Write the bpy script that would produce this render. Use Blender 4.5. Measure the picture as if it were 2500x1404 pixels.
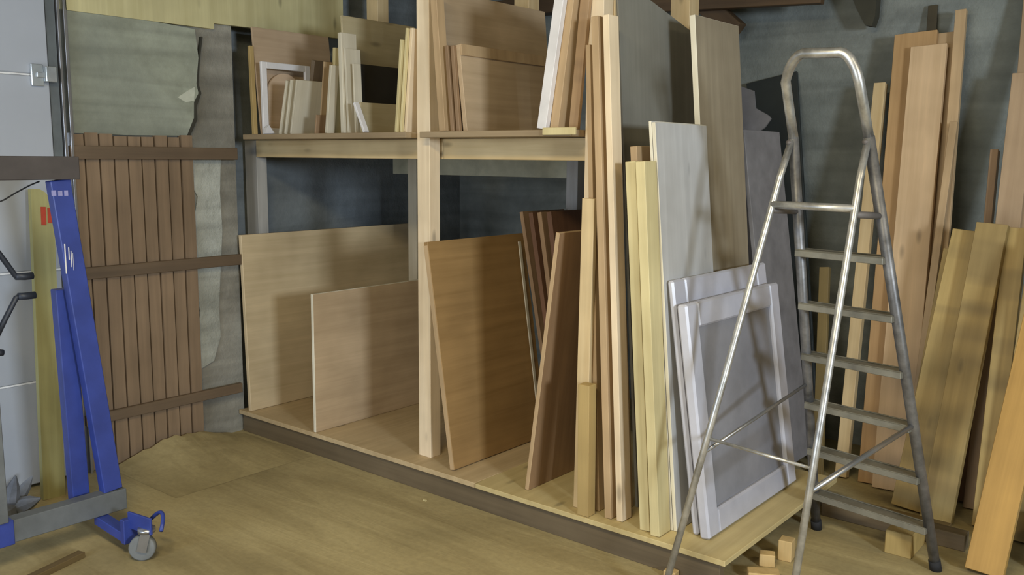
import bpy, bmesh, math, random
from mathutils import Vector, Matrix
random.seed(7)
scn = bpy.context.scene
col = scn.collection
for o in list(bpy.data.objects): bpy.data.objects.remove(o)

# ------------------------------------------------------------------ camera
W, H, F = 2500.0, 1404.0, 2200.0
PITCH, YAW, ROLL, CZ = math.radians(8.2), math.radians(39.3), math.radians(0.5), 1.6
fw = Vector((-math.sin(YAW)*math.cos(PITCH), math.cos(YAW)*math.cos(PITCH), -math.sin(PITCH)))
r0 = Vector((math.cos(YAW), math.sin(YAW), 0)); u0 = r0.cross(fw)
rt = r0*math.cos(ROLL) + u0*math.sin(ROLL); up = -r0*math.sin(ROLL) + u0*math.cos(ROLL)
CAM = Vector((0, 0, CZ))
cd = bpy.data.cameras.new('camera'); cam = bpy.data.objects.new('camera', cd); col.objects.link(cam)
cd.sensor_width = 36.0; cd.lens = 36.0*F/W; cd.clip_start = 0.02
cam.matrix_world = Matrix(((rt.x, up.x, -fw.x, 0), (rt.y, up.y, -fw.y, 0), (rt.z, up.z, -fw.z, CZ), (0, 0, 0, 1)))
scn.camera = cam

def on(p, ax, v):
    """world point seen at photo pixel p on the plane ax = v"""
    d = fw + rt*((p[0]-W/2)/F) - up*((p[1]-H/2)/F)
    i = 'xyz'.index(ax)
    return CAM + d*((v-CAM[i])/d[i])

# ------------------------------------------------------------------ light
scn.view_settings.view_transform = 'Standard'; scn.view_settings.look = 'None'
scn.view_settings.gamma = 1; scn.view_settings.use_curve_mapping = False
scn.view_settings.exposure = 0.0
wd = bpy.data.worlds.new('world'); scn.world = wd; wd.use_nodes = True
wd.node_tree.nodes['Background'].inputs[0].default_value = (0.55, 0.68, 1.0, 1)
wd.node_tree.nodes['Background'].inputs[1].default_value = 0.5

def area(name, loc, target, sx, sy, power, colr, spread=180):
    l = bpy.data.lights.new(name, 'AREA'); l.shape = 'RECTANGLE'; l.size = sx; l.size_y = sy
    l.energy = power; l.color = colr; l.spread = math.radians(spread)
    o = bpy.data.objects.new(name, l); col.objects.link(o); o.location = loc
    o.rotation_euler = (Vector(target)-Vector(loc)).to_track_quat('-Z', 'Y').to_euler()
    return o
area('daylight_from_side_window', (3.9, 0.35, 2.05), (-4.0, 3.2, 1.35), .75, .65, 225, (0.76, 0.87, 1.0))
area('daylight_from_entrance', (-1.6, -3.4, 1.3), (-2.6, 3.0, 1.0), 3.0, 2.2, 118, (0.80, 0.89, 1.0))
area('added_blue_fill_by_garage_door', (-3.0, -1.2, 1.0), (-4.45, 1.5, .7), .9, 1.4, 14, (0.45, 0.66, 1.0))  # unseen fill lamp, added to turn the lower garage door bluish
area('workshop_tube_light', (-1.2, 0.4, 3.0), (-1.3, 1.4, 0.0), 1.5, 0.35, 66, (1.0, 0.86, 0.56))
area('workshop_tube_light.001', (1.3, 2.2, 3.0), (1.0, 2.6, 0.0), 1.5, 0.35, 22, (1.0, 0.82, 0.50))

# ------------------------------------------------------------------ materials
def lin(c):
    return tuple(((v/255)/12.92 if v/255 <= .04045 else ((v/255+.055)/1.055)**2.4) for v in c) + (1,)
_m = {}
def mat(name):
    m = bpy.data.materials.new(name); m.use_nodes = True
    nt = m.node_tree; b = nt.nodes['Principled BSDF']
    return m, nt, b
def coords(nt, scale, rnd=True):
    tc = nt.nodes.new('ShaderNodeTexCoord'); mp = nt.nodes.new('ShaderNodeMapping')
    mp.inputs['Scale'].default_value = scale
    nt.links.new(tc.outputs['Object'], mp.inputs['Vector'])
    if rnd:
        oi = nt.nodes.new('ShaderNodeObjectInfo'); mu = nt.nodes.new('ShaderNodeMath'); mu.operation = 'MULTIPLY'
        mu.inputs[1].default_value = 37.0
        nt.links.new(oi.outputs['Random'], mu.inputs[0]); nt.links.new(mu.outputs[0], mp.inputs['Location'])
    return mp
def noise(nt, vec, sc, det=4, rough=.6, dist=0):
    n = nt.nodes.new('ShaderNodeTexNoise'); n.inputs['Scale'].default_value = sc
    n.inputs['Detail'].default_value = det; n.inputs['Roughness'].default_value = rough
    n.inputs['Distortion'].default_value = dist
    nt.links.new(vec.outputs[0], n.inputs['Vector']); return n
def ramp(nt, src, stops):
    r = nt.nodes.new('ShaderNodeValToRGB'); e = r.color_ramp.elements
    e[0].position, e[0].color = stops[0]; e[1].position, e[1].color = stops[-1]
    for p, c in stops[1:-1]:
        k = e.new(p); k.color = c
    nt.links.new(src, r.inputs[0]); return r
def mix(nt, a, b, fac, mode='MIX'):
    m = nt.nodes.new('ShaderNodeMixRGB'); m.blend_type = mode
    for s, i in ((fac, 0), (a, 1), (b, 2)):
        if isinstance(s, (int, float)): m.inputs[i].default_value = s
        elif isinstance(s, tuple): m.inputs[i].default_value = s
        else: nt.links.new(s, m.inputs[i])
    return m
def bump(nt, b, src, strength, dist=.01):
    bp = nt.nodes.new('ShaderNodeBump'); bp.inputs['Strength'].default_value = strength
    bp.inputs['Distance'].default_value = dist
    nt.links.new(src, bp.inputs['Height']); nt.links.new(bp.outputs[0], b.inputs['Normal'])

def wood(c1, c2, grain='z', knots=True, rough=.6, bands=0.0, key=None):
    c2 = tuple(a_*.45 + b_*.55 for a_, b_ in zip(c1, c2))
    """grain runs along the object's own axis"""
    k = (c1, c2, grain, knots, rough, bands)
    if k in _m: return _m[k]
    m, nt, b = mat('wood_' + (key or 'board')); g = 1.1; a = 26
    sc = {'z': (a, a, g), 'y': (a, g, a), 'x': (g, a, a)}[grain]
    mp = coords(nt, sc); n = noise(nt, mp, 1.0, 5, .62, .35)
    r = ramp(nt, n.outputs[0], [(.28, lin(c2)), (.55, lin(c1)), (.8, lin(tuple(min(255, v*1.07) for v in c1)))])
    out = r.outputs[0]
    mp2 = coords(nt, (1, 1, 1)); n2 = noise(nt, mp2, 2.2, 3)
    r2 = ramp(nt, n2.outputs[0], [(.3, (.8, .78, .74, 1)), (.7, (1.08, 1.07, 1.05, 1))])
    out = mix(nt, out, r2.outputs[0], 1.0, 'MULTIPLY').outputs[0]
    if knots:
        ks = {'z': (9, 9, 3.2), 'y': (9, 3.2, 9), 'x': (3.2, 9, 9)}[grain]
        mp3 = coords(nt, ks); v = nt.nodes.new('ShaderNodeTexVoronoi'); v.inputs['Scale'].default_value = 1.0
        nt.links.new(mp3.outputs[0], v.inputs['Vector'])
        r3 = ramp(nt, v.outputs['Distance'], [(.06, (1, 1, 1, 1)), (.16, (0, 0, 0, 1))])
        f = nt.nodes.new('ShaderNodeMath'); f.operation = 'MULTIPLY'; f.inputs[1].default_value = .6
        nt.links.new(r3.outputs[0], f.inputs[0])
        out = mix(nt, out, lin(tuple(v*.62 for v in c2)), f.outputs[0]).outputs[0]
    if bands:
        ax = {'z': (.5, .5, 5.0), 'y': (.5, 5, .5), 'x': (5, .5, .5)}[grain]
        mp4 = coords(nt, ax); n4 = noise(nt, mp4, 1.0, 2)
        r4 = ramp(nt, n4.outputs[0], [(.36, (1-bands, 1-bands, 1-bands*.9, 1)), (.5, (1, 1, 1, 1))])
        out = mix(nt, out, r4.outputs[0], 1.0, 'MULTIPLY').outputs[0]
    nt.links.new(out, b.inputs['Base Color']); b.inputs['Roughness'].default_value = rough
    bump(nt, b, n.outputs[0], .12, .003)
    _m[k] = m; return m
def plain(name, c, rough=.5, metal=0.0, var=.12, scale=8, spec=None, trans=0):
    k = (name,)
    if k in _m: return _m[k]
    m, nt, b = mat(name); mp = coords(nt, (1, 1, 1)); n = noise(nt, mp, scale, 5)
    r = ramp(nt, n.outputs[0], [(.3, lin(tuple(v*(1-var) for v in c))), (.7, lin(tuple(min(255, v*(1+var*.5)) for v in c)))])
    nt.links.new(r.outputs[0], b.inputs['Base Color'])
    b.inputs['Roughness'].default_value = rough; b.inputs['Metallic'].default_value = metal
    if trans: b.inputs['Transmission Weight'].default_value = trans
    bump(nt, b, n.outputs[0], .08, .004)
    _m[k] = m; return m
def masonry(name, base, dark, light, stain, blocks=0.0, bs=.5):
    m, nt, b = mat(name); mp = coords(nt, (1, 1, 1), False)
    n1 = noise(nt, mp, 1.6, 6, .62, .4); n2 = noise(nt, mp, 9, 6, .7); n3 = noise(nt, mp, .9, 3)
    mpw = coords(nt, (.5, .5, 7), False); nw = noise(nt, mpw, 1.4, 3, .5, .5)
    r = ramp(nt, n1.outputs[0], [(.3, lin(dark)), (.5, lin(base)), (.72, lin(light))])
    r3 = ramp(nt, n3.outputs[0], [(.42, (0, 0, 0, 1)), (.62, (1, 1, 1, 1))])
    o = mix(nt, r.outputs[0], lin(stain), r3.outputs[0]); 
    rw = ramp(nt, nw.outputs[0], [(.35, (.8, .8, .8, 1)), (.6, (1.05, 1.05, 1.05, 1))])
    o = mix(nt, o.outputs[0], rw.outputs[0], 1.0, 'MULTIPLY')
    r2 = ramp(nt, n2.outputs[0], [(.3, (.84, .84, .84, 1)), (.7, (1.06, 1.06, 1.06, 1))])
    o = mix(nt, o.outputs[0], r2.outputs[0], 1.0, 'MULTIPLY')
    h = n2.outputs[0]
    nt.links.new(o.outputs[0], b.inputs['Base Color']); b.inputs['Roughness'].default_value = .9
    bump(nt, b, h, bs, .02)
    return m

PINE = wood((214, 190, 146), (190, 160, 112))
POST = wood((236, 216, 184), (212, 188, 152))
PALE = wood((214, 200, 152), (194, 178, 126), knots=False)
YELLOW = wood((184, 158, 104), (164, 136, 84), knots=False)
TAN = wood((190, 162, 124), (166, 138, 102), knots=False)
BROWN = wood((150, 122, 92), (116, 90, 64), knots=False)
DKRED = wood((112, 80, 58), (84, 58, 42), knots=False)
ORANGE = wood((186, 150, 104), (160, 124, 80), knots=False)
PINK = wood((212, 182, 144), (192, 160, 120), knots=True)
STACK = wood((182, 156, 98), (154, 130, 76), knots=True, bands=.32)
STACKO = wood((184, 144, 76), (154, 118, 56), knots=True)
PLY1 = wood((204, 184, 148), (182, 162, 124), grain='y', knots=False)
PLY2 = wood((190, 166, 134), (168, 144, 112), grain='y', knots=False)
PLY3 = wood((158, 126, 80), (134, 104, 60), grain='y', knots=False)
PLY4 = wood((158, 126, 92), (132, 102, 74), knots=False)
PLYG = wood((136, 134, 124), (120, 118, 108), knots=False, rough=.75)
PLYW = wood((196, 196, 196), (180, 180, 180), knots=True)
PLYT = wood((156, 144, 122), (134, 122, 102), knots=False)
PLYP = wood((190, 166, 138), (170, 146, 118), grain='y', knots=False)
PLYL = wood((190, 176, 140), (168, 152, 116), grain='y', knots=True)
EDGE = wood((230, 208, 170), (206, 180, 138), knots=False)
EDGEW = wood((232, 226, 206), (212, 202, 176), knots=False)
LAV = plain('grey_board', (124, 122, 124), .7)
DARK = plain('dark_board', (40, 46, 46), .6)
BLACK = plain('black_board', (44, 40, 32), .7)
WHITE = plain('white_paint', (226, 222, 220), .45, var=.05)
WHITEW = wood((206, 198, 178), (188, 178, 154), knots=False)
DECK = wood((196, 174, 136), (172, 148, 110), grain='y', knots=True)
DECK2 = wood((204, 186, 136), (184, 162, 112), grain='y', knots=True)
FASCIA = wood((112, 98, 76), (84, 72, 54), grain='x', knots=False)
BEAM = wood((206, 184, 140), (182, 156, 110), grain='x')
SHELF = wood((164, 144, 114), (136, 116, 88), grain='x', knots=False)
GREYW = wood((176, 174, 170), (148, 146, 138), knots=False)
DOORW = wood((138, 116, 92), (112, 94, 74), knots=False)
RAILW = wood((110, 92, 72), (88, 74, 58), grain='y', knots=False)
OSB = wood((206, 198, 152), (184, 174, 126), grain='z', knots=True)
BLUE = plain('blue_paint', (54, 70, 146), .4, var=.1)
STEELG = plain('grey_steel', (112, 116, 118), .5, .2)
STEELD = plain('weathered_grey_steel', (104, 98, 94), .6, .1)
ALU = plain('aluminium', (176, 176, 178), .32, .85, var=.08)
CHROME = plain('polished_steel_tube', (196, 194, 188), .34, .7, var=.25, scale=14)
TUBED = plain('worn_steel_tube', (128, 126, 124), .45, .55, var=.35, scale=10)
STEP = plain('aluminium_step', (140, 136, 122), .5, .4, var=.2)
RUBBER = plain('rubber', (34, 34, 36), .8)
WHEEL = plain('grey_wheel', (120, 122, 120), .6)
GDOOR = plain('garage_door_white', (172, 177, 186), .5, var=.03, scale=2)
FILM = plain('plastic_wrapped_white', (196, 196, 206), .28, var=.10, scale=3)
FILMP = plain('plastic_wrapped_grey', (146, 146, 152), .25, var=.14, scale=2.5)
RED = plain('red_label', (170, 60, 36), .6)
RAG = plain('dusty_cloth', (112, 116, 124), .95, var=.3)
TUB = plain('light_blue_plastic', (130, 176, 190), .4)

# ------------------------------------------------------------------ mesh helpers
def obj(name, bm, m, parent=None, M=None, bevel=0.0):
    if bevel:
        bmesh.ops.bevel(bm, geom=list(bm.edges), offset=bevel, segments=1, affect='EDGES', clamp_overlap=True)
    bmesh.ops.recalc_face_normals(bm, faces=bm.faces)
    me = bpy.data.meshes.new(name); bm.to_mesh(me); bm.free(); me.materials.append(m)
    o = bpy.data.objects.new(name, me); col.objects.link(o)
    if M is not None: o.matrix_world = M
    if parent:
        o.parent = parent
        if M is None: pass
    return o
def tag(o, label=None, cat=None, group=None, kind=None):
    if label: o['label'] = label
    if cat: o['category'] = cat
    if group: o['group'] = group
    if kind: o['kind'] = kind
    return o
def empty(name, M, label=None, cat=None, group=None, kind=None):
    o = bpy.data.objects.new(name, None); col.objects.link(o); o.empty_display_size = .1
    o.matrix_world = M if isinstance(M, Matrix) else Matrix.Translation(Vector(M))
    return tag(o, label, cat, group, kind)
def bx(bm, a, b):
    x0, y0, z0 = a; x1, y1, z1 = b
    v = [bm.verts.new(p) for p in ((x0,y0,z0),(x1,y0,z0),(x1,y1,z0),(x0,y1,z0),(x0,y0,z1),(x1,y0,z1),(x1,y1,z1),(x0,y1,z1))]
    for f in ((0,3,2,1),(4,5,6,7),(0,1,5,4),(1,2,6,5),(2,3,7,6),(3,0,4,7)): bm.faces.new([v[i] for i in f])
def box(name, a, b, m, parent=None, bevel=.002, M=None):
    """box between two corners; its own origin sits at its base centre"""
    c = Vector(((a[0]+b[0])/2, (a[1]+b[1])/2, min(a[2], b[2]))); bm = bmesh.new()
    bx(bm, Vector(a)-c, Vector(b)-c)
    o = obj(name, bm, m, parent, None, bevel)
    o.location = c
    return o
def tube(bm, pts, r, n=10, caps=True):
    pts = [Vector(p) for p in pts]; rings = []; prev = None
    for i, p in enumerate(pts):
        t = (pts[min(i+1, len(pts)-1)] - pts[max(i-1, 0)]).normalized()
        if prev is None:
            a = Vector((0, 0, 1)) if abs(t.z) < .9 else Vector((1, 0, 0))
            x = t.cross(a).normalized()
        else:
            x = (prev - t*prev.dot(t)).normalized()
        prev = x; y = t.cross(x)
        rr = r[i] if isinstance(r, (list, tuple)) else r
        rings.append([bm.verts.new(p + x*rr*math.cos(2*math.pi*k/n) + y*rr*math.sin(2*math.pi*k/n)) for k in range(n)])
    for a, b in zip(rings, rings[1:]):
        for k in range(n): bm.faces.new((a[k], a[(k+1) % n], b[(k+1) % n], b[k]))
    if caps: bm.faces.new(rings[0][::-1]); bm.faces.new(rings[-1])
def tubeobj(name, pts, r, m, parent=None, n=12):
    bm = bmesh.new(); tube(bm, pts, r, n); o = obj(name, bm, m, parent)
    for f in o.data.polygons: f.use_smooth = True
    return o
def arc(a, b, c, n=8):
    """quadratic curve a-b-c"""
    a, b, c = Vector(a), Vector(b), Vector(c)
    return [a*(1-t)**2 + b*2*t*(1-t) + c*t*t for t in [k/n for k in range(n+1)]]
def frame(B, d, xhint):
    d = d.normalized(); x = (xhint - d*xhint.dot(d)).normalized(); y = d.cross(x)
    return Matrix(((x.x, y.x, d.x, B.x), (x.y, y.y, d.y, B.y), (x.z, y.z, d.z, B.z), (0, 0, 0, 1)))
BVL = .0015
ZP = .13        # top of the rack deck
ZS = 1.715      # top of the rack's upper shelf

def lean_frame(bl, tl, t, z, y0=None, ytop=None):
    """board edge whose lower left corner shows at bl, upper left at tl"""
    B = on(bl, 'z', z) if y0 is None else on(bl, 'y', y0)
    B.z = z + .0008
    T = on(tl, 'y', B.y if ytop is None else ytop)
    d = T - B
    ang = math.atan2(d.x, d.z)
    if ang > 0: B.z += t*math.sin(ang)
    M = frame(B, T-B, Vector((1, 0, 0)))
    return M, (T-B).length, B, T
def sheet(name, label, cat, bl, tl, t, dep, m, z=ZP, y0=None, group=None, ytop=None, shape=None, edge=None):
    """flat board on edge: thickness along X, depth along Y, height along its lean"""
    M, h, B, T = lean_frame(bl, tl, t, z, y0, ytop)
    if isinstance(dep, tuple): dep = on(dep, 'x', T.x+t).y - T.y
    bm = bmesh.new()
    if shape:   # outline in (depth 0-1, height 0-1)
        a = [bm.verts.new((0, p[0]*dep, p[1]*h)) for p in shape]; f = bm.faces.new(a)
        ex = bmesh.ops.extrude_face_region(bm, geom=[f])
        bmesh.ops.translate(bm, vec=(t, 0, 0), verts=[v for v in ex['geom'] if isinstance(v, bmesh.types.BMVert)])
        o = obj(name, bm, m, None, M)
    else:
        bx(bm, (0, 0, 0), (t, dep, h)); o = obj(name, bm, m, None, M, BVL)
    if edge:        # the cut edge of the sheet is paler than its faces
        o.data.materials.append(edge)
        for f in o.data.polygons:
            if abs(f.normal.y) > .7 or f.normal.z > .7: f.material_index = 1
    return tag(o, label, cat, group)
def wallplank(name, label, cat, top, low, w, t, yt, yb, m, group=None, h=None, z0=0.0):
    """plank leaning on the back wall: left edge passes the two photo points"""
    def hit(p):     # the plane y = yt + yb*z
        d = fw + rt*((p[0]-W/2)/F) - up*((p[1]-H/2)/F)
        return CAM + d*((yt + yb*CAM.z - CAM.y)/(d.y - yb*d.z))
    T = hit(top); P = hit(low)
    B = T + (P-T)*((T.z-z0)/(T.z-P.z))
    ax = (T-B); xa = Vector((1, 0, 0)); M = frame(B, ax, xa)
    # lift so that the lowest corner rests on z0
    x = M.to_3x3().col[0]; y = M.to_3x3().col[1]
    low_z = min(0, w*x.z) + min(0, t*y.z)
    M.translation.z -= low_z
    bm = bmesh.new(); bx(bm, (0, 0, 0), (w, t, ax.length)); o = obj(name, bm, m, None, M, BVL)
    return tag(o, label, cat, group)

# ------------------------------------------------------------------ setting
XL, YB, ZC = -4.47, 5.08, 3.25
XR, YF = 4.3, -4.2
def struct(name, o): o.name = name; o['kind'] = 'structure'; return o

# floor: dusty, slightly uneven
m, nt, b = mat('dusty_floor'); mp = coords(nt, (1, 1, 1), False)
n1 = noise(nt, mp, .9, 5, .6, .6); n2 = noise(nt, mp, 40, 4, .7)
mps = coords(nt, (.8, 4.2, 1), False); mps.inputs['Rotation'].default_value = (0, 0, math.radians(40))
n3 = noise(nt, mps, 1.3, 4, .6, .6)
r1 = ramp(nt, n1.outputs[0], [(.3, lin((150, 136, 96))), (.5, lin((172, 156, 112))), (.75, lin((186, 170, 124)))])
r2 = ramp(nt, n3.outputs[0], [(.34, (.80, .78, .74, 1)), (.6, (1.04, 1.04, 1.04, 1))])
r3 = ramp(nt, n2.outputs[0], [(.3, (.86, .86, .86, 1)), (.7, (1.05, 1.05, 1.05, 1))])
o1 = mix(nt, r1.outputs[0], r2.outputs[0], 1.0, 'MULTIPLY'); o2 = mix(nt, o1.outputs[0], r3.outputs[0], 1.0, 'MULTIPLY')
nt.links.new(o2.outputs[0], b.inputs['Base Color']); b.inputs['Roughness'].default_value = .85
bump(nt, b, n3.outputs[0], .35, .02)
struct('floor', box('floor', (XL-.4, YF-.2, -.1), (XR+.2, YB+.2, 0), m, bevel=0))

WL = masonry('left_wall_render', (152, 148, 136), (104, 100, 88), (176, 174, 162), (122, 118, 106))
WB = masonry('back_wall_blocks', (134, 138, 132), (104, 108, 102), (158, 162, 154), (116, 122, 118))
YP0, XL2 = 2.985, -4.68      # the wall steps back behind the rack
bm = bmesh.new(); bx(bm, (-.3, YF-.2, 0), (0, YP0, ZC))
wall_left = struct('wall_left', obj('wall_left', bm, WL)); wall_left.location = (XL, 0, 0)
WB0 = masonry('recess_blocks_daylight_tint', (136, 142, 142), (104, 110, 110), (160, 166, 168), (116, 122, 124))  # bluish cast of the daylight is put into this wall's colour
bm = bmesh.new(); bx(bm, (-.2, YP0+.001, 0), (0, YB+.2, ZC)); o = obj('wall_left_recess', bm, WB0); o.location = (XL2, 0, 0); struct('wall_left_recess', o)
struct('wall_back', box('wall_back', (XL2, YB, 0), (XR+.2, YB+.2, ZC), WB, bevel=0))
CEIL = plain('ceiling_boards', (120, 112, 92), .9)
struct('ceiling', box('ceiling', (XL-.4, YF-.2, ZC), (XR+.2, YB+.2, ZC+.1), CEIL, bevel=0))
# right wall with a window, front wall with the open entrance
bm = bmesh.new()
bx(bm, (XR, YF, 0), (XR+.2, YB, 1.3)); bx(bm, (XR, YF, 2.8), (XR+.2, YB, ZC))
bx(bm, (XR, YF, 1.3), (XR+.2, -.6, 2.8)); bx(bm, (XR, 1.3, 1.3), (XR+.2, YB, 2.8))
struct('wall_right', obj('wall_right', bm, WB))
bm = bmesh.new()
bx(bm, (XL, YF-.2, 0), (-.8, YF, ZC)); bx(bm, (2.6, YF-.2, 0), (XR, YF, ZC)); bx(bm, (-.8, YF-.2, 2.9), (2.6, YF, ZC))
struct('wall_front', obj('wall_front', bm, WB))

# smooth render panel on the left wall, edge broken off at the right
def wall_outline(name, pts, th, m, parent, x=XL, bevel=0):
    P = [on(p, 'x', x) for p in pts]
    for q, p in zip(P, pts):
        if p[1] < -100: q.z = ZC - .002      # runs up to the ceiling
    c = sum(P, Vector())/len(P); c.x = x
    bm = bmesh.new(); vs = [bm.verts.new((0, p.y-c.y, p.z-c.z)) for p in P]; f = bm.faces.new(vs)
    ex = bmesh.ops.extrude_face_region(bm, geom=[f])
    bmesh.ops.translate(bm, vec=(th, 0, 0), verts=[v for v in ex['geom'] if isinstance(v, bmesh.types.BMVert)])
    o = obj(name, bm, m, None); 
    o.location = c
    if parent:
        o.parent = parent; o.location = c - parent.location
    return o
REND = masonry('smooth_render', (166, 170, 152), (128, 130, 112), (188, 192, 176), (146, 150, 136), bs=.2)
p = wall_outline('plaster_panel', [(120, 8), (300, 40), (470, 72), (480, 150), (474, 205), (480, 232), (468, 250), (470, 290), (452, 332), (300, 330), (100, 322)], .022, REND, wall_left)
p['label'] = 'smooth grey render panel with a broken right edge'
PEEL = masonry('peeling_whitewash', (190, 192, 182), (134, 134, 120), (212, 214, 206), (160, 160, 148), bs=.8)
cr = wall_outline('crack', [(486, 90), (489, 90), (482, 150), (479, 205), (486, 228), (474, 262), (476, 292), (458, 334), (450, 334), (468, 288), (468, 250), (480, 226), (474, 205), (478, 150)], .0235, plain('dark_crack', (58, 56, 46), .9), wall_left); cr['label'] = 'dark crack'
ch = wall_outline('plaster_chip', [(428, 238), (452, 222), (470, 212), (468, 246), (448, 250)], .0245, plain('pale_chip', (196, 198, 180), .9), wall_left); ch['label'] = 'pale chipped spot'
p = wall_outline('whitewash_patch', [(462, 390), (498, 384), (536, 388), (534, 470), (540, 560), (536, 650), (532, 750), (536, 820), (520, 880), (488, 900), (478, 840), (486, 760), (470, 690), (478, 610), (470, 540), (480, 480), (458, 440)], .012, PEEL, wall_left)
p['label'] = 'peeling whitewash patch'
# wooden fascia sheet above the render
tr = struct('trim_1', wall_outline('trim_1', [(110, 20), (515, 72), (515, 58), (830, 96), (830, -120), (110, -120)], .03, OSB, None, XL))

# roof timbers
def rafter(name, a, b, w, h, m, parent=None):
    A, B = Vector(a), Vector(b); L = (B-A).length
    M = frame(A, B-A, Vector((0, 0, 1)) if abs((B-A).normalized().z) < .9 else Vector((1, 0, 0)))
    bm = bmesh.new(); bx(bm, (-h/2, -w/2, 0), (h/2, w/2, L)); return obj(name, bm, m, None, M, .003)
RAF = wood((92, 72, 50), (66, 50, 34), knots=False)
a = on((1668, -40), 'y', 4.9); c = on((1800, 78), 'y', 4.9)
struct('trim_2', rafter('trim_2', a, c, .09, .11, RAF))
a = on((1700, -20), 'y', 4.7); c = on((1850, -30), 'y', 4.7)
struct('trim_3', rafter('trim_3', on((1560, 8), 'y', 4.8), on((2010, -20), 'y', 4.8), .06, .12, RAF))
bm = bmesh.new(); P = [on(q, 'y', 4.95) for q in ((2060, -60), (2145, -60), (2136, 40), (2128, 64), (2112, 62), (2090, 20))]
c = P[0].copy(); vs = [bm.verts.new(q-c) for q in P]; f = bm.faces.new(vs)
ex = bmesh.ops.extrude_face_region(bm, geom=[f]); bmesh.ops.translate(bm, vec=(0, .07, 0), verts=[v for v in ex['geom'] if isinstance(v, bmesh.types.BMVert)])
o = obj('trim_4', bm, plain('dark_roof_timber', (62, 60, 48), .9)); o.location = c; struct('trim_4', o)
struct('trim_5', rafter('trim_5', (XL+.02, YB-.08, 2.62), (-2.2, YB-.08, 2.62), .1, .12, RAF))

# low plank door in the left wall
door2 = empty('door_2', (XL+.0, 2.4, 0), 'low brown plank door with three rails in the left wall', None, None, 'structure')
yl, yr = 2.045, 2.70
bm = bmesh.new(); n = 9; w = (yr-yl)/n
for k in range(n):
    y = yl + k*w; top = 1.70 + random.uniform(-.012, .012)
    bx(bm, (.005, y+.004-2.4, .005), (.035+random.uniform(-.004, .004), y+w-.004-2.4, top))
o = obj('plank_panel', bm, DOORW, door2)
bm = bmesh.new(); bx(bm, (.001, yl-2.4, .003), (.012, yr-2.4, 1.68)); obj('backing_board', bm, plain('dark_gap2', (40, 32, 24), .9), door2)
for za, zb, ye in ((1.575, 1.640, 2.960), (.985, 1.045, 2.960), (.245, .300, 2.94)):
    bm = bmesh.new(); bx(bm, (.037, yl-2.4-.01, za), (.062, ye-2.4, zb)); obj('rail', bm, RAILW, door2, None, .003)

# sectional garage door in the left wall
door1 = empty('door_1', (XL, .6, 0), 'white sectional garage door with aluminium guide rail', None, None, 'structure')
seams = [on((60, 935), 'x', XL+.05).z, on((60, 688), 'x', XL+.05).z+.05, on((40, 177), 'x', XL+.05).z, 2.75]
z0 = .02
yd = 1.96
for z1 in seams:
    bm = bmesh.new(); bx(bm, (.03, -2.2, z0), (.055, yd-.6, z1-.010)); o = obj('door_panel', bm, GDOOR, door1, None, .004)
    bm = bmesh.new(); bx(bm, (.03, -2.2, z1-.009), (.050, yd-.6, z1-.001)); obj('seam_strip', bm, plain('seam_white', (235, 235, 235), .4), door1)
    z0 = z1
bm = bmesh.new(); bx(bm, (.0, yd-.6+.003, 0), (.05, yd-.6+.045, 2.8)); obj('door_jamb', bm, plain('jamb_grey', (98, 104, 106), .5), door1)
bm = bmesh.new(); y = yd-.6+.05
bx(bm, (.0, y, 0), (.065, y+.012, 2.8)); bx(bm, (.0, y+.03, 0), (.065, y+.042, 2.8)); bx(bm, (.0, y+.012, 0), (.02, y+.03, 2.8))
bx(bm, (.0, y+.042, 0), (.03, y+.062, 2.8)); obj('guide_rail', bm, ALU, door1, None, .001)
hc = on((106, 184), 'x', XL+.07)
bm = bmesh.new(); bx(bm, (.057, hc.y-.6-.055, hc.z-.05), (.075, hc.y-.6+.0, hc.z+.05)); bx(bm, (.057, hc.y-.6+.0, hc.z-.03), (.10, hc.y-.6+.05, hc.z+.04))
bx(bm, (.075, hc.y-.6-.035, hc.z-.012), (.085, hc.y-.6+.03, hc.z+.012))
o = obj('roller_bracket', bm, plain('clear_shiny_bracket', (200, 206, 210), .12, .6), door1, None, .003); o['label'] = 'shiny roller bracket'

# ------------------------------------------------------------------ rack
XA, XB, Y0, Y1 = -4.462, -1.38, 2.945, 4.10
rack = empty('storage_rack', (-2.9, Y0, 0), 'wooden timber storage rack with deck on the floor, posts and one upper shelf', 'storage rack')
def rp(name, a, b, m, bevel=.002, parent=rack, label=None):
    o = box(name, a, b, m, None, bevel)
    o.location = o.location - Vector((-2.9, Y0, 0)); o.parent = parent
    if label: o['label'] = label
    return o
XS = -2.62
rp('deck_board', (XA, Y0, ZP-.024), (XS-.001, Y1, ZP), DECK)
rp('deck_board', (XS+.001, Y0-.004, ZP-.022), (XB, Y1, ZP), DECK2, label='newer paler deck board')
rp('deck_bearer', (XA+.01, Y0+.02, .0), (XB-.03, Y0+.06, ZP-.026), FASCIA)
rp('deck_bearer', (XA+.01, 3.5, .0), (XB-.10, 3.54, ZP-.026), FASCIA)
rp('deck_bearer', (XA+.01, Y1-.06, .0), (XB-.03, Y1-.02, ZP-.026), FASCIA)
def post(x, y, w, d, z0, z1, m=POST): return rp('post', (x, y, z0), (x+w, y+d, z1), m)
YP = 3.06
post(-3.094, YP, .082, .070, ZP, ZC-.01)                 # front middle
post(-2.145, YP+.025, .078, .070, ZP, ZC-.01)                 # front right
post(-4.635, 3.16, .115, .07, 0, 1.686, GREYW)           # front left, stops under the shelf
post(-4.13, 4.0, .075, .07, ZP, ZS-.03, WHITEW)
post(-2.90, 4.0, .075, .07, ZP, ZS-.03, GREYW)
for px in (895, 1255, 1637):                             # upper rear posts
    p = on((px, 30), 'y', 3.85); post(p.x, 3.85, .10, .09, ZS, ZC-.01, PINE)
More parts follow.
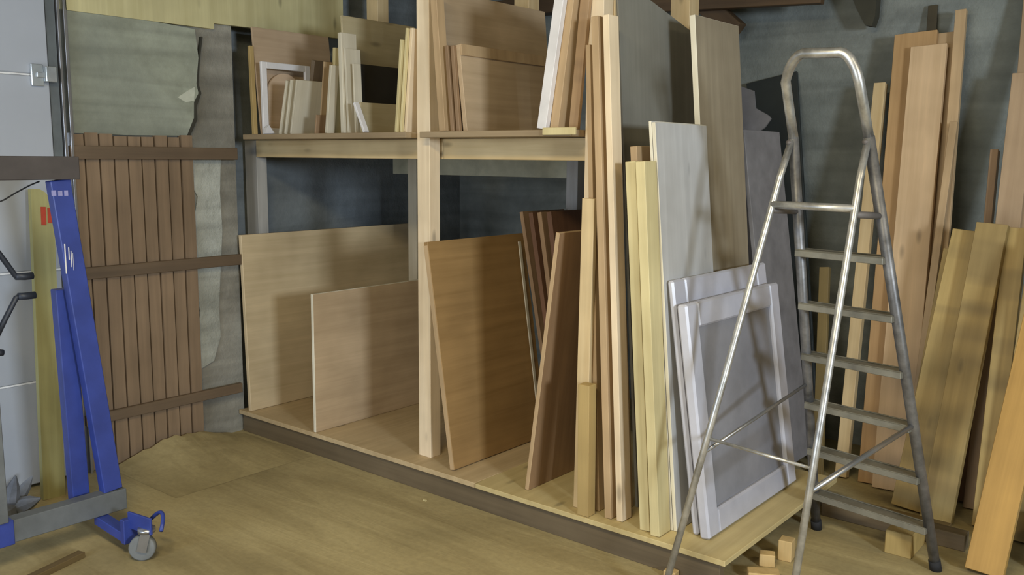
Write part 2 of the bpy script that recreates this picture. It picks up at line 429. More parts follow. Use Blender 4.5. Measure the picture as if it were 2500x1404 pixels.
YBm = 3.20
rp('shelf_beam', (-4.515, YBm-.045, 1.590), (-3.02, YBm, 1.686), BEAM)
rp('shelf_beam', (-3.015, YBm-.045, 1.590), (-2.08, YBm, 1.686), BEAM)
rp('shelf_beam', (-4.345, 4.075, 1.49), (-1.95, 4.115, 1.62), plain('olive_grey_beam', (178, 176, 152), .7), label='grey rear beam')
rp('shelf_board', (-4.40, 2.990, 1.688), (-3.098, 4.0-.002, ZS), SHELF)
rp('shelf_board', (-3.008, 2.990, 1.688), (-2.149, 4.0-.002, ZS), SHELF)

# ------------------------------------------------------------------ lower bays
G1 = 'sheets standing on edge on the rack deck'
# left bay
sheet('plywood_sheet', 'large pale plywood sheet leaning left at the left end of the rack deck', 'plywood sheet', (607, 1003), (582, 574), .026, (1003, 548), PLY1, group=G1, edge=EDGE)
sheet('plywood_sheet', 'smaller tan plywood sheet with a pale edge in front of the large pale sheet', 'plywood sheet', (766, 1055), (758, 718), .019, .92, PLY2, group=G1, edge=EDGEW)
# right bay
o = sheet('plywood_sheet', 'big dark golden-brown plywood sheet leaning left beside the middle post', 'plywood sheet', (1100, 1139), (1034, 592), .026, (1278, 577), PLY3, group=G1, y0=3.0)
bm = bmesh.new(); hh = max(v.co.z for v in o.data.vertices); bx(bm, (.001, -.003, .002), (.024, -.0001, hh*.985)); q = obj('edge_strip', bm, TAN, o, None); q['label'] = 'paler edge strip'
G2 = 'dark brown boards at the back of the right bay'
for k, (bl, tl, t, m_, d_, lb) in enumerate([
        ((1352, 1090), (1268, 518), .022, BROWN, .36, 'leftmost of the dark brown boards at the back of the right bay'),
        ((1368, 1096), (1290, 520), .026, DKRED, .36, 'second of the dark brown boards at the back of the right bay'),
        ((1384, 1102), (1311, 519), .026, BROWN, .36, 'third of the dark brown boards at the back of the right bay'),
        ((1402, 1108), (1334, 518), .028, DKRED, .45, 'widest red-brown board in the dark group, nearest the right post')]):
    sheet('hardwood_board', lb, 'board', bl, tl, t, d_, m_, group=G2)
sheet('wooden_lath', 'thin pale lath standing between the golden-brown sheet and the dark boards', 'lath', (1318, 1075), (1264, 590), .006, .02, WHITEW)
sheet('plywood_sheet', 'brown board with a lighter edge leaning right against the right post', 'board', (1281, 1210), (1357, 567), .020, .50, PLY4, y0=3.03, group=G1, edge=TAN)

# ------------------------------------------------------------------ boards by and right of the right post
G3 = 'narrow boards leaning at the right end of the rack'
o = sheet('timber_offcut', 'short squared timber offcut standing at the foot of the right post', 'offcut', (1409, 1250), (1411, 938), .055, .052, YELLOW, z=ZP, y0=2.950)
sheet('narrow_board', 'waist-high yellow plank standing in front of the right post', 'board', (1399, 1249), (1421, 484), .060, .024, PINE, y0=3.006, group=G3)
sheet('narrow_board', 'thin board just right of the post, shortest-topped of the tall thin ones', 'board', (1452, 1262), (1429, 110), .022, .040, TAN, y0=3.034, group=G3)
sheet('narrow_board', 'tall thin brownish board whose top ends beside the post top', 'board', (1476, 1272), (1443, 41), .032, .085, TAN, y0=2.995, group=G3)
sheet('narrow_board', 'tall thin pale board to the right of the brownish one', 'board', (1505, 1282), (1471, 37), .028, .07, POST, y0=3.00, group=G3)
sheet('narrow_board', 'tall pine strip against the left edge of the large grey sheet', 'board', (1532, 1285), (1489, -90), .014, .018, PINE, y0=3.158, group=G3)
sheet('grey_sheet', 'very tall grey sheet reaching above the photo behind the narrow boards', 'sheet', (1550, 1288), (1501, -60), .012, .86, PLYG, y0=3.18,
      shape=[(0, 0), (1, 0), (1, .90), (.45, .955), (0, 1.0)])
sheet('narrow_board', 'pale yellow plank, left one of the front pair below the grey sheet', 'board', (1562, 1294), (1526, 395), .045, .03, PALE, y0=2.985, group=G3)
sheet('narrow_board', 'pale yellow plank, right one of the front pair below the grey sheet', 'board', (1588, 1303), (1551, 395), .040, .088, PALE, y0=2.965, group=G3)
sheet('narrow_board', 'slightly higher pale board sticking up behind the front pale pair', 'board', (1580, 1280), (1538, 358), .030, .16, TAN, y0=3.05, group=G3)
sheet('white_sheet', 'bluish white board with pale double edge behind the white cupboard doors', 'sheet', (1636, 1294), (1583, 296), .012, .42, PLYW, y0=3.06, group=G1, edge=EDGEW)
sheet('white_sheet', 'thin backing sheet pressed against the bluish white board', 'sheet', (1644, 1296), (1591, 299), .015, .42, PLYW, y0=3.06, group=G1, edge=EDGEW)
sheet('plywood_sheet', 'tall grey-brown plywood panel with a pale left edge above the white doors', 'plywood sheet', (1737, 1260), (1683, 38), .026, (1803, 78), PLYT, y0=3.50, group=G1, edge=EDGEW)
sheet('grey_sheet', 'smooth grey sheet standing right of the tall grey-brown panel', 'sheet', (1885, 1200), (1806, 318), .020, (1902, 345), LAV, y0=3.95)
# jagged offcut behind
def flat_offcut(name, label, pts, y, th, m):
    P = [on(q, 'y', y) for q in pts]; c = min(P, key=lambda v: v.z).copy(); bm = bmesh.new()
    f = bm.faces.new([bm.verts.new(q-c) for q in P]); ex = bmesh.ops.extrude_face_region(bm, geom=[f])
    bmesh.ops.translate(bm, vec=(0, th, 0), verts=[v for v in ex['geom'] if isinstance(v, bmesh.types.BMVert)])
    o = obj(name, bm, m); o.location = c; return tag(o, label, 'offcut')
flat_offcut('jagged_offcut', 'light grey jagged offcut panel sticking up behind the smooth grey sheet',
            [(1790, 1150), (1880, 1140), (1842, 330), (1866, 312), (1882, 290), (1876, 282), (1844, 264), (1840, 222), (1800, 208), (1790, 240)], 4.45, .012, LAV)

# white cupboard doors wrapped in film
def cupboard_door(label, bl, tl, t, dep, y0, rails=.14, stile=.10):
    M, h, B, T = lean_frame(bl, tl, t, ZP, y0)
    root = empty('cupboard_door', M, label, 'cupboard door', 'white cupboard doors at the right end of the rack')
    def part(name, a, b, m_, bev=.008):
        bm = bmesh.new(); bx(bm, a, b); o = obj(name, bm, m_, root, None, bev); return o
    part('stile', (0, 0, 0), (t, stile, h), FILM); part('stile', (0, dep-stile, 0), (t, dep, h), FILM)
    part('rail', (0, stile, 0), (t, dep-stile, rails), FILM); part('rail', (0, stile, h-rails), (t, dep-stile, h), FILM)
    part('panel', (t*.2, stile, rails), (t*.62, dep-stile, h-rails), FILMP, .002)
    return root
cupboard_door('white framed cupboard door, rear one, its top rail higher than the front door', (1690, 1312), (1628, 686), .026, .86, 3.075)
cupboard_door('white film-wrapped cupboard door, front one, at the rack corner behind the stepladder', (1708, 1324), (1651, 745), .044, .86, 3.06, .10, .09)

# ------------------------------------------------------------------ upper shelf, left bay
G4 = 'boards and panels stored on the upper shelf'
Z = ZS
def up_(name, label, cat, bl, tl, t, dep, m_, y0, **k): return sheet(name, label, cat, bl, tl, t, dep, m_, z=Z, y0=y0, group=G4, **k)
up_('wooden_strip', 'yellowish plank leaning left at the left end of the upper shelf', 'board', (615, 326), (604, 112), .022, .025, YELLOW, 3.02)
up_('plywood_sheet', 'large beige sheet leaning left behind the white frame on the upper shelf', 'plywood sheet', (636, 326), (611, 66), .012, (802, 92), PLYP, 3.05)
# white frame
def hollow_frame(label, bl, tl, t, dep, y0, bar, m_):
    M, h, B, T = lean_frame(bl, tl, t, Z, y0)
    root = empty('empty_sash', M, label, 'frame')
    for nm, a, b in (('side_bar', (0, 0, 0), (t, bar, h)), ('side_bar', (0, dep-bar, 0), (t, dep, h)), ('top_bar', (0, bar, h-bar), (t, dep-bar, h)), ('bottom_bar', (0, bar, 0), (t, dep-bar, bar))):
        bm = bmesh.new(); bx(bm, a, b); obj(nm, bm, m_, root, None, .002)
    return root
hollow_frame('open white wooden frame leaning on the beige sheet on the upper shelf', (640, 326), (633, 150), .018, .33, 3.03, .035, WHITE)
pts = [(0, 0), (1, 0), (1, .62)] + [(.5+.5*math.cos(a), .62+.38*math.sin(a)) for a in [math.pi*k/14 for k in range(1, 14)]] + [(0, .62)]
up_('arched_panel', 'beige panel with an arched top standing inside the white frame', 'panel', (655, 325), (648, 176), .010, .24, wood((206, 180, 152), (188, 162, 132), grain='y', knots=False), 3.09, shape=pts)
for (bl, tl, t, d_, lb) in (((680, 325), (697, 196), .012, .12, 'short white board, leftmost of three in front of the arched panel'),
                            ((693, 325), (708, 194), .012, .12, 'short white board, middle of three in front of the arched panel'),
                            ((707, 325), (722, 194), .012, .26, 'short white board, rightmost of three in front of the arched panel')):
    up_('white_board', lb, 'board', bl, tl, t, d_, WHITEW, 3.04)
up_('brown_board', 'brown board standing behind the short white boards', 'board', (742, 325), (760, 146), .030, .16, wood((120, 104, 86), (92, 78, 64), knots=False), 3.20)
up_('brown_board', 'low brown board at the foot of the taller brown one', 'board', (767, 323), (771, 280), .010, .08, BROWN, 3.05)
up_('brown_board', 'dark thin board right of the brown board on the upper shelf', 'board', (778, 323), (789, 150), .010, .05, TAN, 3.10)
up_('white_strip', 'thin white strip leaning right, left of the small dark gap', 'strip', (793, 323), (804, 158), .018, .05, WHITEW, 3.04)
up_('white_strip', 'taller pale strip behind the thin white strip', 'strip', (808, 323), (812, 116), .022, .06, PALE, 3.16)
up_('white_board', 'tall white board, left of the group in the middle of the upper shelf', 'board', (832, 322), (824, 80), .026, .10, WHITEW, 3.05)
up_('white_board', 'white board pressed against the tall white board', 'board', (848, 322), (838, 118), .014, .10, WHITEW, 3.06)
up_('plywood_sheet', 'big knotty plywood sheet standing above the black panel on the upper shelf', 'plywood sheet', (846, 322), (830, 38), .014, (1012, 70), PLYL, 3.20)
up_('white_strip', 'thin white strip at the left edge of the black panel', 'strip', (866, 321), (859, 155), .010, .05, WHITEW, 3.08)
up_('black_panel', 'black panel standing on the upper shelf before the knotty plywood', 'panel', (882, 321), (868, 156), .012, .50, BLACK, 3.165)
up_('beige_box_board', 'low beige board standing below the black panel', 'board', (880, 320), (876, 250), .014, .46, PLYL, 3.08)
up_('white_strip', 'short white strip leaning diagonally at the foot of the white boards', 'strip', (886, 320), (861, 252), .014, .03, WHITE, 3.015)
up_('pale_board', 'pale thin board leaning right, left of the pair by the middle post', 'board', (963, 319), (976, 96), .016, .06, PALE, 3.02)
up_('pale_board', 'pale thin board leaning right, second by the middle post', 'board', (975, 319), (990, 68), .012, .018, PALE, 3.03)
up_('pale_board', 'wider pale board with a small hole beside the middle post', 'board', (986, 319), (1001, 68), .018, .22, POST, 3.05)
flat = tag(wall_outline('crumpled_paper', [(642, 326), (668, 326), (660, 318), (652, 306), (646, 312)], .02, WHITE, None, -4.245), 'small crumpled white paper lying on the upper shelf at the left', 'paper')

# upper shelf, right bay
up_('pine_plank', 'pine plank leaning left beside the middle post, above the shelf', 'board', (1072, 315), (1049, -20), .038, .05, TAN, 3.03)
up_('plywood_sheet', 'big brown plywood sheet at the back of the right upper bay', 'plywood sheet', (1092, 315), (1066, -25), .014, (1330, 62), PLY2, 3.14)
up_('bark_edged_board', 'rough dark board with bark edge before the brown plywood', 'board', (1100, 315), (1085, 112), .020, .05, BROWN, 3.045)
up_('bark_edged_board', 'rough board with bark edge next to the framed panel', 'board', (1114, 315), (1099, 112), .020, .018, BROWN, 3.05)
o = up_('panelled_board', 'wooden panel with top rail standing in the right upper bay', 'panel', (1131, 315), (1112, 110), .024, .62, PLY2, 3.07)
T_ = o.matrix_world.copy()
bm = bmesh.new(); hh = max(v.co.z for v in o.data.vertices); bx(bm, (.0245, 0, hh-.05), (.034, .62, hh)); q = obj('top_rail', bm, TAN, o, None, .001)
up_('white_plank', 'bright white painted plank leaning right on the upper shelf', 'board', (1310, 313), (1358, -40), .046, .028, WHITE, 3.0)
up_('brown_plank', 'brown plank leaning right behind the white plank', 'board', (1342, 313), (1385, -40), .042, .08, TAN, 3.03)
up_('brown_plank', 'brown plank with dark patches beside the right post', 'board', (1388, 313), (1420, -40), .044, .02, wood((170, 140, 104), (130, 100, 70), knots=False, bands=.4), 3.06)
tag(box('wooden_lath', (-2.285, 2.978, ZS-.022), (-2.120, 2.9895, ZS+.008), PALE), 'short pale lath fixed on the shelf edge beside the right post', 'lath')

# ------------------------------------------------------------------ dark sheet and planks on the back wall
G5 = 'long planks leaning on the back wall'
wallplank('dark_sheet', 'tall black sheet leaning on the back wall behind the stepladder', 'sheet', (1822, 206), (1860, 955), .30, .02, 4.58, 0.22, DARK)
wallplank('long_plank', 'narrow pale plank behind the stepladder, leftmost of the long planks', 'plank', (2133, 207), (2035, 1185), .058, .045, 4.46, 0.22, PINE, G5)
wallplank('long_plank', 'wide orange-brown plank, its top behind the pink one', 'plank', (2184, 88), (2112, 955), .205, .03, 4.465, 0.22, ORANGE, G5)
wallplank('long_plank', 'wide pinkish plank with dark knots, broadest of the long planks', 'plank', (2223, 118), (2160, 827), .17, .032, 4.43, 0.22, PINK, G5)
wallplank('long_plank', 'pale plank rising above and behind the pinkish knotty plank', 'plank', (2262, 88), (2205, 827), .155, .03, 4.50, 0.22, TAN, G5)
wallplank('long_plank', 'dark stick poking up above the pale planks', 'plank', (2266, 15), (2230, 500), .045, .014, 4.60, 0.19, plain('dark_stick', (70, 62, 44), .8), G5)
wallplank('long_plank', 'thin tall pale batten, highest one right of the pinkish plank', 'plank', (2332, 28), (2270, 827), .05, .033, 4.462, 0.22, TAN, G5)
wallplank('long_plank', 'thin light batten half hidden beside the tall one', 'plank', (2318, 300), (2262, 720), .035, .03, 4.39, 0.22, TAN, G5)
wallplank('long_plank', 'short dark-sided batten standing behind the yellow stack', 'plank', (2417, 370), (2380, 760), .035, .05, 4.5, 0.22, BROWN, G5)
wallplank('long_plank', 'long grey-pink plank near the right edge behind the yellow stack', 'plank', (2471, 182), (2405, 760), .105, .03, 4.44, 0.22, wood((178, 152, 122), (156, 128, 98), knots=False), G5)
wallplank('long_plank', 'long weathered plank at the far right reaching above the photo', 'plank', (2503, -60), (2440, 700), .09, .03, 4.475, 0.22, wood((168, 144, 114), (146, 120, 92), knots=False), G5)
wallplank('long_plank', 'low yellow batten seen between the stepladder steps', 'plank', (2000, 655), (1986, 1050), .05, .03, 4.42, 0.22, wood((130, 112, 70), (108, 90, 52), knots=False), G5)
G6 = 'yellow-brown stained planks in the front stack'
wallplank('stack_plank', 'narrow yellow plank at the left edge of the stained stack', 'plank', (2303, 610), (2236, 955), .05, .03, 4.28, 0.22, STACK, G6)
wallplank('stack_plank', 'wide stained yellow plank, leftmost broad one of the stack', 'plank', (2325, 568), (2244, 929), .145, .04, 4.23, 0.22, STACK, G6)
wallplank('stack_plank', 'stained yellow plank with the highest top, second broad one of the stack', 'plank', (2383, 551), (2297, 998), .128, .05, 4.17, 0.22, STACK, G6)
wallplank('stack_plank', 'stained plank by the right edge, third broad one of the stack', 'plank', (2455, 560), (2410, 950), .085, .045, 4.23, 0.22, STACK, G6)
wallplank('stack_plank', 'plank cut off by the right photo edge behind the orange plank', 'plank', (2520, 555), (2470, 900), .15, .045, 4.17, 0.22, STACK, G6)
wallplank('orange_plank', 'bright orange plank closest in front at the lower right corner', 'plank', (2540, 603), (2355, 1392), .135, .045, 3.72, .45, STACKO)

# ------------------------------------------------------------------ things on the floor at the right
def floorblock(label, px, sx, sy, sz, rot, m_, name='wood_offcut', cat='offcut', group='wooden offcuts on the floor by the stepladder', z=0):
    p = on(px, 'z', z); bm = bmesh.new(); bx(bm, (0, 0, 0), (sx, sy, sz))
    M = Matrix.Translation((p.x, p.y, z)) @ Matrix.Rotation(math.radians(rot), 4, 'Z')
    return tag(obj(name, bm, m_, None, M, .003), label, cat, group)
OFF = wood((206, 178, 126), (180, 150, 98), knots=False)
floorblock('upright wooden offcut near the rack corner, tallest of the small ones', (1897, 1367), .055, .06, .085, 8, OFF)
floorblock('small wooden offcut lying between the rack corner and the upright one', (1853, 1383), .06, .05, .05, 25, OFF)
floorblock('pale wooden offcut cut off by the bottom edge of the photo', (1826, 1420), .12, .06, .035, 30, OFF)
floorblock('small pale offcut by the left foot of the stepladder', (1618, 1410), .05, .04, .03, 5, OFF)
floorblock('squared timber beam end beside the right stepladder foot', (2158, 1349), .105, .20, .10, 0, STACK, 'squared_beam', 'timber beam', None)
floorblock('dark timber beam lying across the floor behind the stepladder', (2004, 1258), .60, .07, .07, 0, FASCIA, 'lying_beam', 'timber beam', None)
floorblock('weathered board lying on the floor behind the dark beam', (2035, 1232), .5, .05, .03, 0, wood((120, 100, 62), (96, 78, 46), grain='x', knots=False), 'lying_board', 'board', None)
# light blue tub at the right edge
p = on((2520, 1375), 'z', 0); bm = bmesh.new(); n = 20
prof = [(.09, 0), (.115, .02), (.13, .16), (.14, .165), (.14, .18), (.122, .18), (.118, .16), (.10, .02)]
rings = [[bm.verts.new((r_*math.cos(2*math.pi*k/n), r_*math.sin(2*math.pi*k/n), z_)) for k in range(n)] for r_, z_ in prof]
for a, c in zip(rings, rings[1:]):
    for k in range(n): bm.faces.new((a[k], a[(k+1) % n], c[(k+1) % n], c[k]))
bm.faces.new(rings[0][::-1]); bm.faces.new(rings[-1])
o = obj('plastic_tub', bm, TUB); o.location = (p.x+.10, p.y, 0.0005); tag(o, 'light blue plastic tub at the right edge beside the orange plank', 'tub')
for f in o.data.polygons: f.use_smooth = True

# ------------------------------------------------------------------ stepladder
xr, yr_, an, wb, wt, zh, dl, D, ws, s1, ds = -.8296, 3.6756, -.1721, .5214, .2895, 1.681, .5286, 1.0604, .4976, .1781, .2142
wv = Vector((math.cos(an), math.sin(an), 0)); nv = Vector((math.sin(an), -math.cos(an), 0))
mid = Vector((xr, yr_, 0)) - wv*wb/2
def stile(s, z): return mid + wv*s*(wb+(wt-wb)*min(z, 1.75)/zh)/2 + nv*dl*z/zh + Vector((0, 0, z))
lad = empty('step_ladder', mid, 'old aluminium stepladder with tubular legs and a hoop handle in front of the planks', 'stepladder')
def lp(name, pts, r, m_, label=None, n=12):
    o = tubeobj(name, [Vector(p)-mid for p in pts], r, m_, lad, n)
    if label: o['label'] = label
    return o
stiles = [None, None]; stiles[0] = lp('stile', [stile(-1, 0.03), stile(-1, .8), stile(-1, zh)], .019, TUBED); stiles[1] = lp('stile', [stile(1, 0.03), stile(1, .8), stile(1, zh)], .020, TUBED)
hl = on((1918, 200), 'y', stile(-1, 2.0).y); hr = on((2098, 200), 'y', stile(1, 2.0).y)
t0 = stile(-1, zh); t1 = stile(1, zh)
ht = on((1948, 130), 'y', stile(0, 2.13).y); hq = on((2062, 128), 'y', stile(0, 2.13).y)
hp = [t0] + [t0.lerp(hl, .5)] + arc(hl, ht + (hl-ht)*.12 + Vector((-.02, 0, .0)), ht + (hq-ht)*.12, 6) + arc(hq - (hq-ht)*.18, hq + (hr-hq)*.1 + Vector((.015, 0, .02)), hr, 7) + [hr.lerp(t1, .5), t1]
lp('hoop_handle', hp, .0175, CHROME)
for k in range(6):
    z = s1 + ds*k; a = stile(-1, z); c = stile(1, z); u = (c-a)
    bm = bmesh.new(); L = u.length
    M = frame(a-mid, u, Vector((0, 0, 1)))
    bx(bm, (-.012, -.04, .0), (.012, .04, L)); bx(bm, (.012, -.04, 0), (.016, -.030, L)); bx(bm, (.012, .03, 0), (.016, .04, L))
    o = obj('step', bm, STEP, None, None, .003); o.data.transform(M); o.parent = lad
top = [stile(-1, zh-.03), stile(1, zh-.03)]
feet = [mid + nv*D - wv*ws/2, mid + nv*D + wv*ws/2]
for s in (0, 1):
    off = nv*.035
    F0 = feet[s]; T0 = top[s] + off
    leg_ = lp('support_leg', [F0+Vector((0, 0, .03)), F0.lerp(T0, .5), F0.lerp(T0, .93), T0 + Vector((0, 0, .02)) - off*.5], .0125, CHROME)
    lp('hinge', [T0 - off*1.5 + Vector((0, 0, .012)), T0 + off*.2 + Vector((0, 0, .012))], .008, STEELD)
    o = lp('rubber_foot', [F0+Vector((0, 0, .001)), F0+Vector((0, 0, .045))], .017, RUBBER); o.parent = leg_
    o = lp('rubber_foot', [stile(-1+2*s, 0.001), stile(-1+2*s, .045)], .023, RUBBER); o.parent = stiles[s]
def sup(s, z): return feet[s].lerp(top[s]+nv*.035, z/(zh-.03))
# folded platform bar and braces
za = 1.44
lp('platform_bar', [sup(0, za), sup(1, za)], .014, CHROME)
lp('platform_bar', [sup(1, za-.02), stile(1, za-.03)], .012, STEELD); lp('platform_bar', [sup(0, za-.02), stile(-1, za-.03)], .012, STEELD)
def spx(s, py):   # height on support leg s at photo row py
    lo, hi = 0.0, 1.6
    for _ in range(40):
        m_ = (lo+hi)/2; q = sup(s, m_)-CAM; yy = H/2 - F*q.dot(up)/q.dot(fw)
        if yy > py: lo = m_
        else: hi = m_
    return lo
lp('brace', [sup(0, spx(0, 1070)), sup(1, spx(1, 1145))], .006, CHROME)
lp('brace', [sup(0, spx(0, 1105)), stile(-1, .70)], .007, ALU)
lp('brace', [sup(1, spx(1, 1200)), stile(1, .62)], .010, ALU)

# ------------------------------------------------------------------ rolling work stand at the left
XSD = -3.62
stand = empty('rolling_stand', (XSD, 1.5, 0), 'blue and grey steel work stand on castors by the garage door', 'work stand')
def sp(name, a, b, m_, bevel=.003, label=None):
    o = box(name, a, b, m_, None, bevel); o.location = o.location - Vector((XSD, 1.5, 0)); o.parent = stand
    if label: o['label'] = label
    return o
def sbar(name, A, B, sx, sy, m_, bevel=.003):
    A, B = Vector(A), Vector(B); M = frame(A-Vector((XSD, 1.5, 0)), B-A, Vector((1, 0, 0)))
    bm = bmesh.new(); bx(bm, (-sx/2, -sy/2, 0), (sx/2, sy/2, (B-A).length)); o = obj(name, bm, m_, None, None, bevel)
    o.data.transform(M); o.parent = stand; return o
sp('top_beam', (XSD-.04, .3, 1.500), (XSD+.04, 1.685, 1.590), plain('dark_grey_beam', (74, 68, 66), .7))
sp('base_beam', (XSD-.03, .3, .105), (XSD+.035, 1.805, .195), STEELG)
sbar('leg', (XSD, 1.755, .197), (XSD, 1.615, 1.498), .05, .078, BLUE)
sbar('leg', (XSD-.085, 1.66, .12), (XSD-.07, 1.635, 1.06), .05, .07, BLUE)
sbar('leg_joint', (XSD-.10, 1.66, .97), (XSD+.0, 1.66, .97), .06, .06, BLUE)
sbar('leg', (XSD, .40, .197), (XSD, .54, 1.498), .05, .078, BLUE)
for y, q in ((1.655, .0), (1.45, .0)):
    pass
# white lettering plates on the leg, too blurred to read
def legpt(px): return on(px, 'x', XSD+.0255)
for q, (x0, y0_, x1, y1_) in enumerate([(156, 596, 163, 668), (166, 604, 170, 634), (172, 612, 176, 652), (177, 618, 180, 660)]):
    a, c = legpt((x0, y0_)), legpt((x1, y1_)); sp('lettering', (XSD+.0255, a.y, c.z), (XSD+.028, c.y, a.z), WHITE, 0)
for (x0, y0_, x1, y1_) in [(125, 465, 137, 478), (141, 466, 152, 478), (156, 465, 166, 478)]:
    a, c = legpt((x0, y0_)), legpt((x1, y1_)); sp('lettering', (XSD+.0255, a.y, c.z), (XSD+.028, c.y, a.z), plain('pale_blue_print', (150, 150, 200), .5), 0)
sp('collar', (XSD-.034, on((14, 1300), 'x', XSD).y-.09, .10), (XSD+.040, on((26, 1300), 'x', XSD).y, .200), BLUE)
# castor with brake at the end of its arm
wc = on((350, 1366), 'z', 0)
def caster(c, dirx=1):
    ox = Vector((XSD, 1.5, 0)); c = Vector((c.x, c.y, 0))
    ax = Vector((math.cos(-.75), math.sin(-.75), 0)) # wheel axle
    side = Vector((-ax.y, ax.x, 0))
    wp = c + Vector((0, 0, .052)) - ox
    bm = bmesh.new()
    for s in (-1, 1):
        Mf = frame(wp + ax*s*.024 - Vector((0, 0, .012)), Vector((side.x*.25, side.y*.25, 1)), ax)
        b2 = [bm.verts.new(Mf @ Vector(q)) for q in ((-.002,-.018,0),(.002,-.018,0),(.002,.018,0),(-.002,.018,0),(-.002,-.018,.085),(.002,-.018,.085),(.002,.018,.085),(-.002,.018,.085))]
        for f in ((0,3,2,1),(4,5,6,7),(0,1,5,4),(1,2,6,5),(2,3,7,6),(3,0,4,7)): bm.faces.new([b2[i] for i in f])
    cst = obj('castor', bm, ALU, stand)
    tubeobj('castor_wheel', [wp-ax*.016, wp-ax*.014, wp+ax*.014, wp+ax*.016], [.046, .051, .051, .046], WHEEL, cst, 28)
    tubeobj('castor_hub', [wp-ax*.022, wp+ax*.022], .014, STEELD, cst, 14)
    tp = wp + Vector((0, 0, .072)) + side*.018
    tubeobj('swivel_plate', [tp-Vector((0, 0, .008)), tp+Vector((0, 0, .008))], .034, ALU, cst, 18)
    return tp + ox
tp = caster(wc)
A = Vector((XSD+.035, tp.y-.06, .115))
sbar('outrigger_arm', (XSD+.0, tp.y-.02, .085), (tp.x-.10, tp.y-.02, .07), .04, .05, BLUE)
sbar('outrigger_plate', (tp.x-.10, tp.y-.02, .05), (tp.x-.10, tp.y-.02, .152), .03, .06, BLUE)
sbar('outrigger_plate', (tp.x-.10, tp.y-.02, .146), (tp.x+.04, tp.y+.0, .146), .012, .07, BLUE)
# curved brake pedal
bp_ = tp + Vector((0, 0, .018))
tubeobj('brake_pedal', [Vector(q)-Vector((XSD, 1.5, 0)) for q in arc(bp_+Vector((-.05, .05, 0)), bp_+Vector((.01, .09, .075)), bp_+Vector((.075, .02, -.01)), 8)], .008, BLUE, stand, 8)
# rear castor, mostly out of view
c2 = Vector((XSD+.0, .45, 0)); caster(c2)
for y in (.5,):
    sbar('outrigger_plate', (XSD, y, .10), (XSD, y, .106), .06, .06, BLUE)
# crank handles
XC = XSD+.03
def cp(px): return on(px, 'x', XC)
BCR = plain('black_crank', (36, 42, 54), .5)
def crank(pts, r):
    return tubeobj('crank_handle', [cp(q)-Vector((XSD, 1.5, 0)) for q in pts], r, BCR, stand, 10)
crank([(-40, 570), (0, 622), (38, 674), (46, 676)], .010); crank([(38, 675), (60, 675), (80, 673)], .014)
crank([(-8, 822), (12, 780), (40, 726), (50, 723)], .010); crank([(44, 724), (62, 723), (86, 720)], .014)
crank([(-20, 860), (-4, 861), (8, 861)], [.006, .014, .012])
sbar('crank_post', (XC, on((-40, 700), 'x', XC).y, .197), (XC, on((-40, 700), 'x', XC).y, 1.498), .04, .04, STEELG)
cable = [on(q, 'x', XSD-.05) for q in ((-30, 505), (10, 488), (40, 470), (74, 452), (96, 443))]
o = tubeobj('cable', [q-Vector((XSD, 1.5, 0)) for q in cable], .003, RUBBER, stand, 6)

# yellow plank standing against the garage door, red label on it
a = on((95, 1165), 'x', XL+.17); 
B = Vector((XL+.22, on((95, 1150), 'x', XL+.22).y, 0)); T = on((68, 462), 'x', XL+.10)
M = frame(B, T-B, Vector((1, 0, 0)))
bm = bmesh.new(); L = (T-B).length; wpl = .10
out = [(0, 0), (wpl, 0), (wpl, L*.93), (wpl*.9, L*.965), (wpl*.65, L*.99), (wpl*.4, L), (0, L)]
f = bm.faces.new([bm.verts.new((0, y, z)) for y, z in out]); ex = bmesh.ops.extrude_face_region(bm, geom=[f])
bmesh.ops.translate(bm, vec=(.03, 0, 0), verts=[v for v in ex['geom'] if isinstance(v, bmesh.types.BMVert)])
yp = tag(obj('yellow_plank', bm, wood((166, 162, 112), (144, 140, 94), knots=False), None, M), 'dull yellow plank with rounded top standing against the white garage door', 'plank')
bm = bmesh.new()
zr = L*.885
bx(bm, (.0305, wpl*.40, zr), (.033, wpl*.62, zr+.085)); bx(bm, (.0305, wpl*.70, zr+.01), (.033, wpl*.95, zr+.08))
q = obj('label_sticker', bm, RED, yp); q['label'] = 'red sticker'

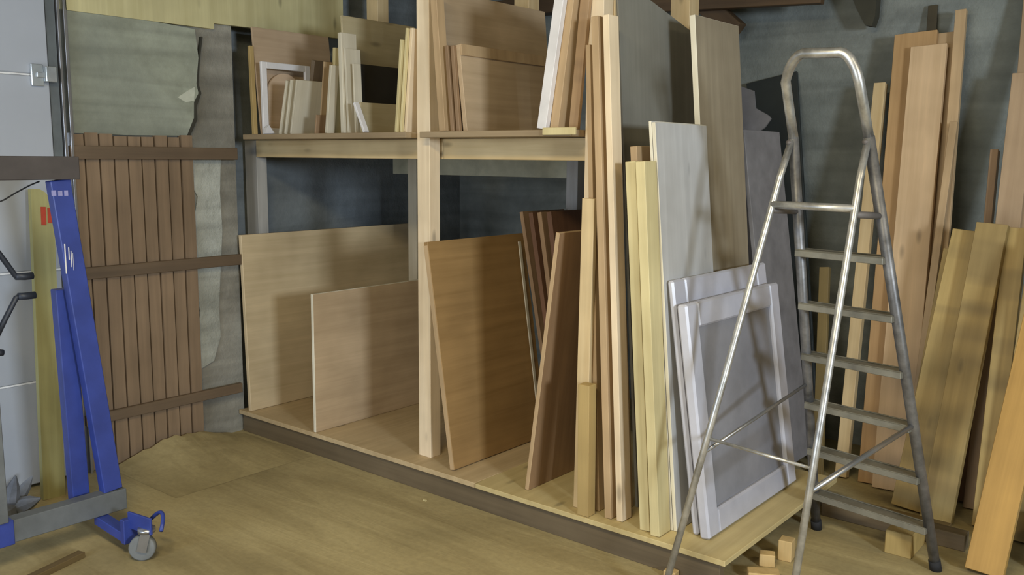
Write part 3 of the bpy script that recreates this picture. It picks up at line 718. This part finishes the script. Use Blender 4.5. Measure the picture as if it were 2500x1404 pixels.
# crumpled rag on the floor behind the stand
c = on((75, 1235), 'z', 0); c.x -= .0
bm = bmesh.new(); rnd = random.Random(11)
for k, (az, el, L_, r_) in enumerate([(0, 62, .20, .035), (200, 68, .19, .035), (100, 50, .15, .032), (300, 48, .14, .032), (30, 25, .13, .04), (150, 22, .12, .04), (250, 20, .13, .04), (340, 15, .12, .04)]):
    az, el = math.radians(az), math.radians(el)
    d_ = Vector((math.cos(az)*math.cos(el), math.sin(az)*math.cos(el), math.sin(el)))
    p0 = Vector((d_.x*.02, d_.y*.03, .035)); bend = Vector((rnd.uniform(-.03, .03), rnd.uniform(-.03, .03), 0))
    tube(bm, [p0 - d_*.02, p0 + d_*L_*.35, p0 + d_*L_*.7 + bend*.5, p0 + d_*L_ + bend], [r_*.8, r_, r_*.7, .004], 7)
for v in bm.verts: v.co.z = max(.001, v.co.z)
o = obj('crumpled_rag', bm, RAG); o.location = (c.x+.06, c.y-.12, 0.002); tag(o, 'crumpled grey rag lying on the floor behind the stand base', 'rag')
# floor shadow built as a thin dark strip, and a wood chip
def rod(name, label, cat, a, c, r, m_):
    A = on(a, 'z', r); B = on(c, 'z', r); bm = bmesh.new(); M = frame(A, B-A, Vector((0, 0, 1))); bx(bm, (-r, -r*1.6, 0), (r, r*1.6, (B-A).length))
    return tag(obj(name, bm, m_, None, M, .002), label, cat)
rod('wood_strip', 'thin dark strip standing in for a shadow on the floor in front of the stand', 'strip', (60, 1420), (200, 1352), .012, wood((110, 92, 58), (84, 68, 40), knots=False))
p = on((1032, 1222), 'z', 0); bm = bmesh.new(); bx(bm, (0, 0, 0), (.02, .008, .006)); o = obj('wood_chip', bm, PALE); o.location = (p.x, p.y, 0); tag(o, 'tiny pale wood chip on the bare floor in front of the rack', 'wood chip')

# dirt swept into the corner by the rack
n = 22; bm = bmesh.new(); g = [[None]*(n+1) for _ in range(n+1)]
rnd = random.Random(5)
for i in range(n+1):
    for j in range(n+1):
        u, v = i/n, j/n
        hgt = .085*max(0, 1-u)**2*math.sin(math.pi*v)**1.3*(1+.12*rnd.uniform(-1, 1))
        g[i][j] = bm.verts.new((XL+.064+u*.62, 2.14+v*.80, hgt + .0012))
for i in range(n):
    for j in range(n): bm.faces.new((g[i][j], g[i+1][j], g[i+1][j+1], g[i][j+1]))
o = obj('dirt_heap', bm, bpy.data.materials['dusty_floor'])
for f in o.data.polygons: f.use_smooth = True
tag(o, 'low drift of dirt along the wall beside the rack end', 'dirt', kind='stuff')
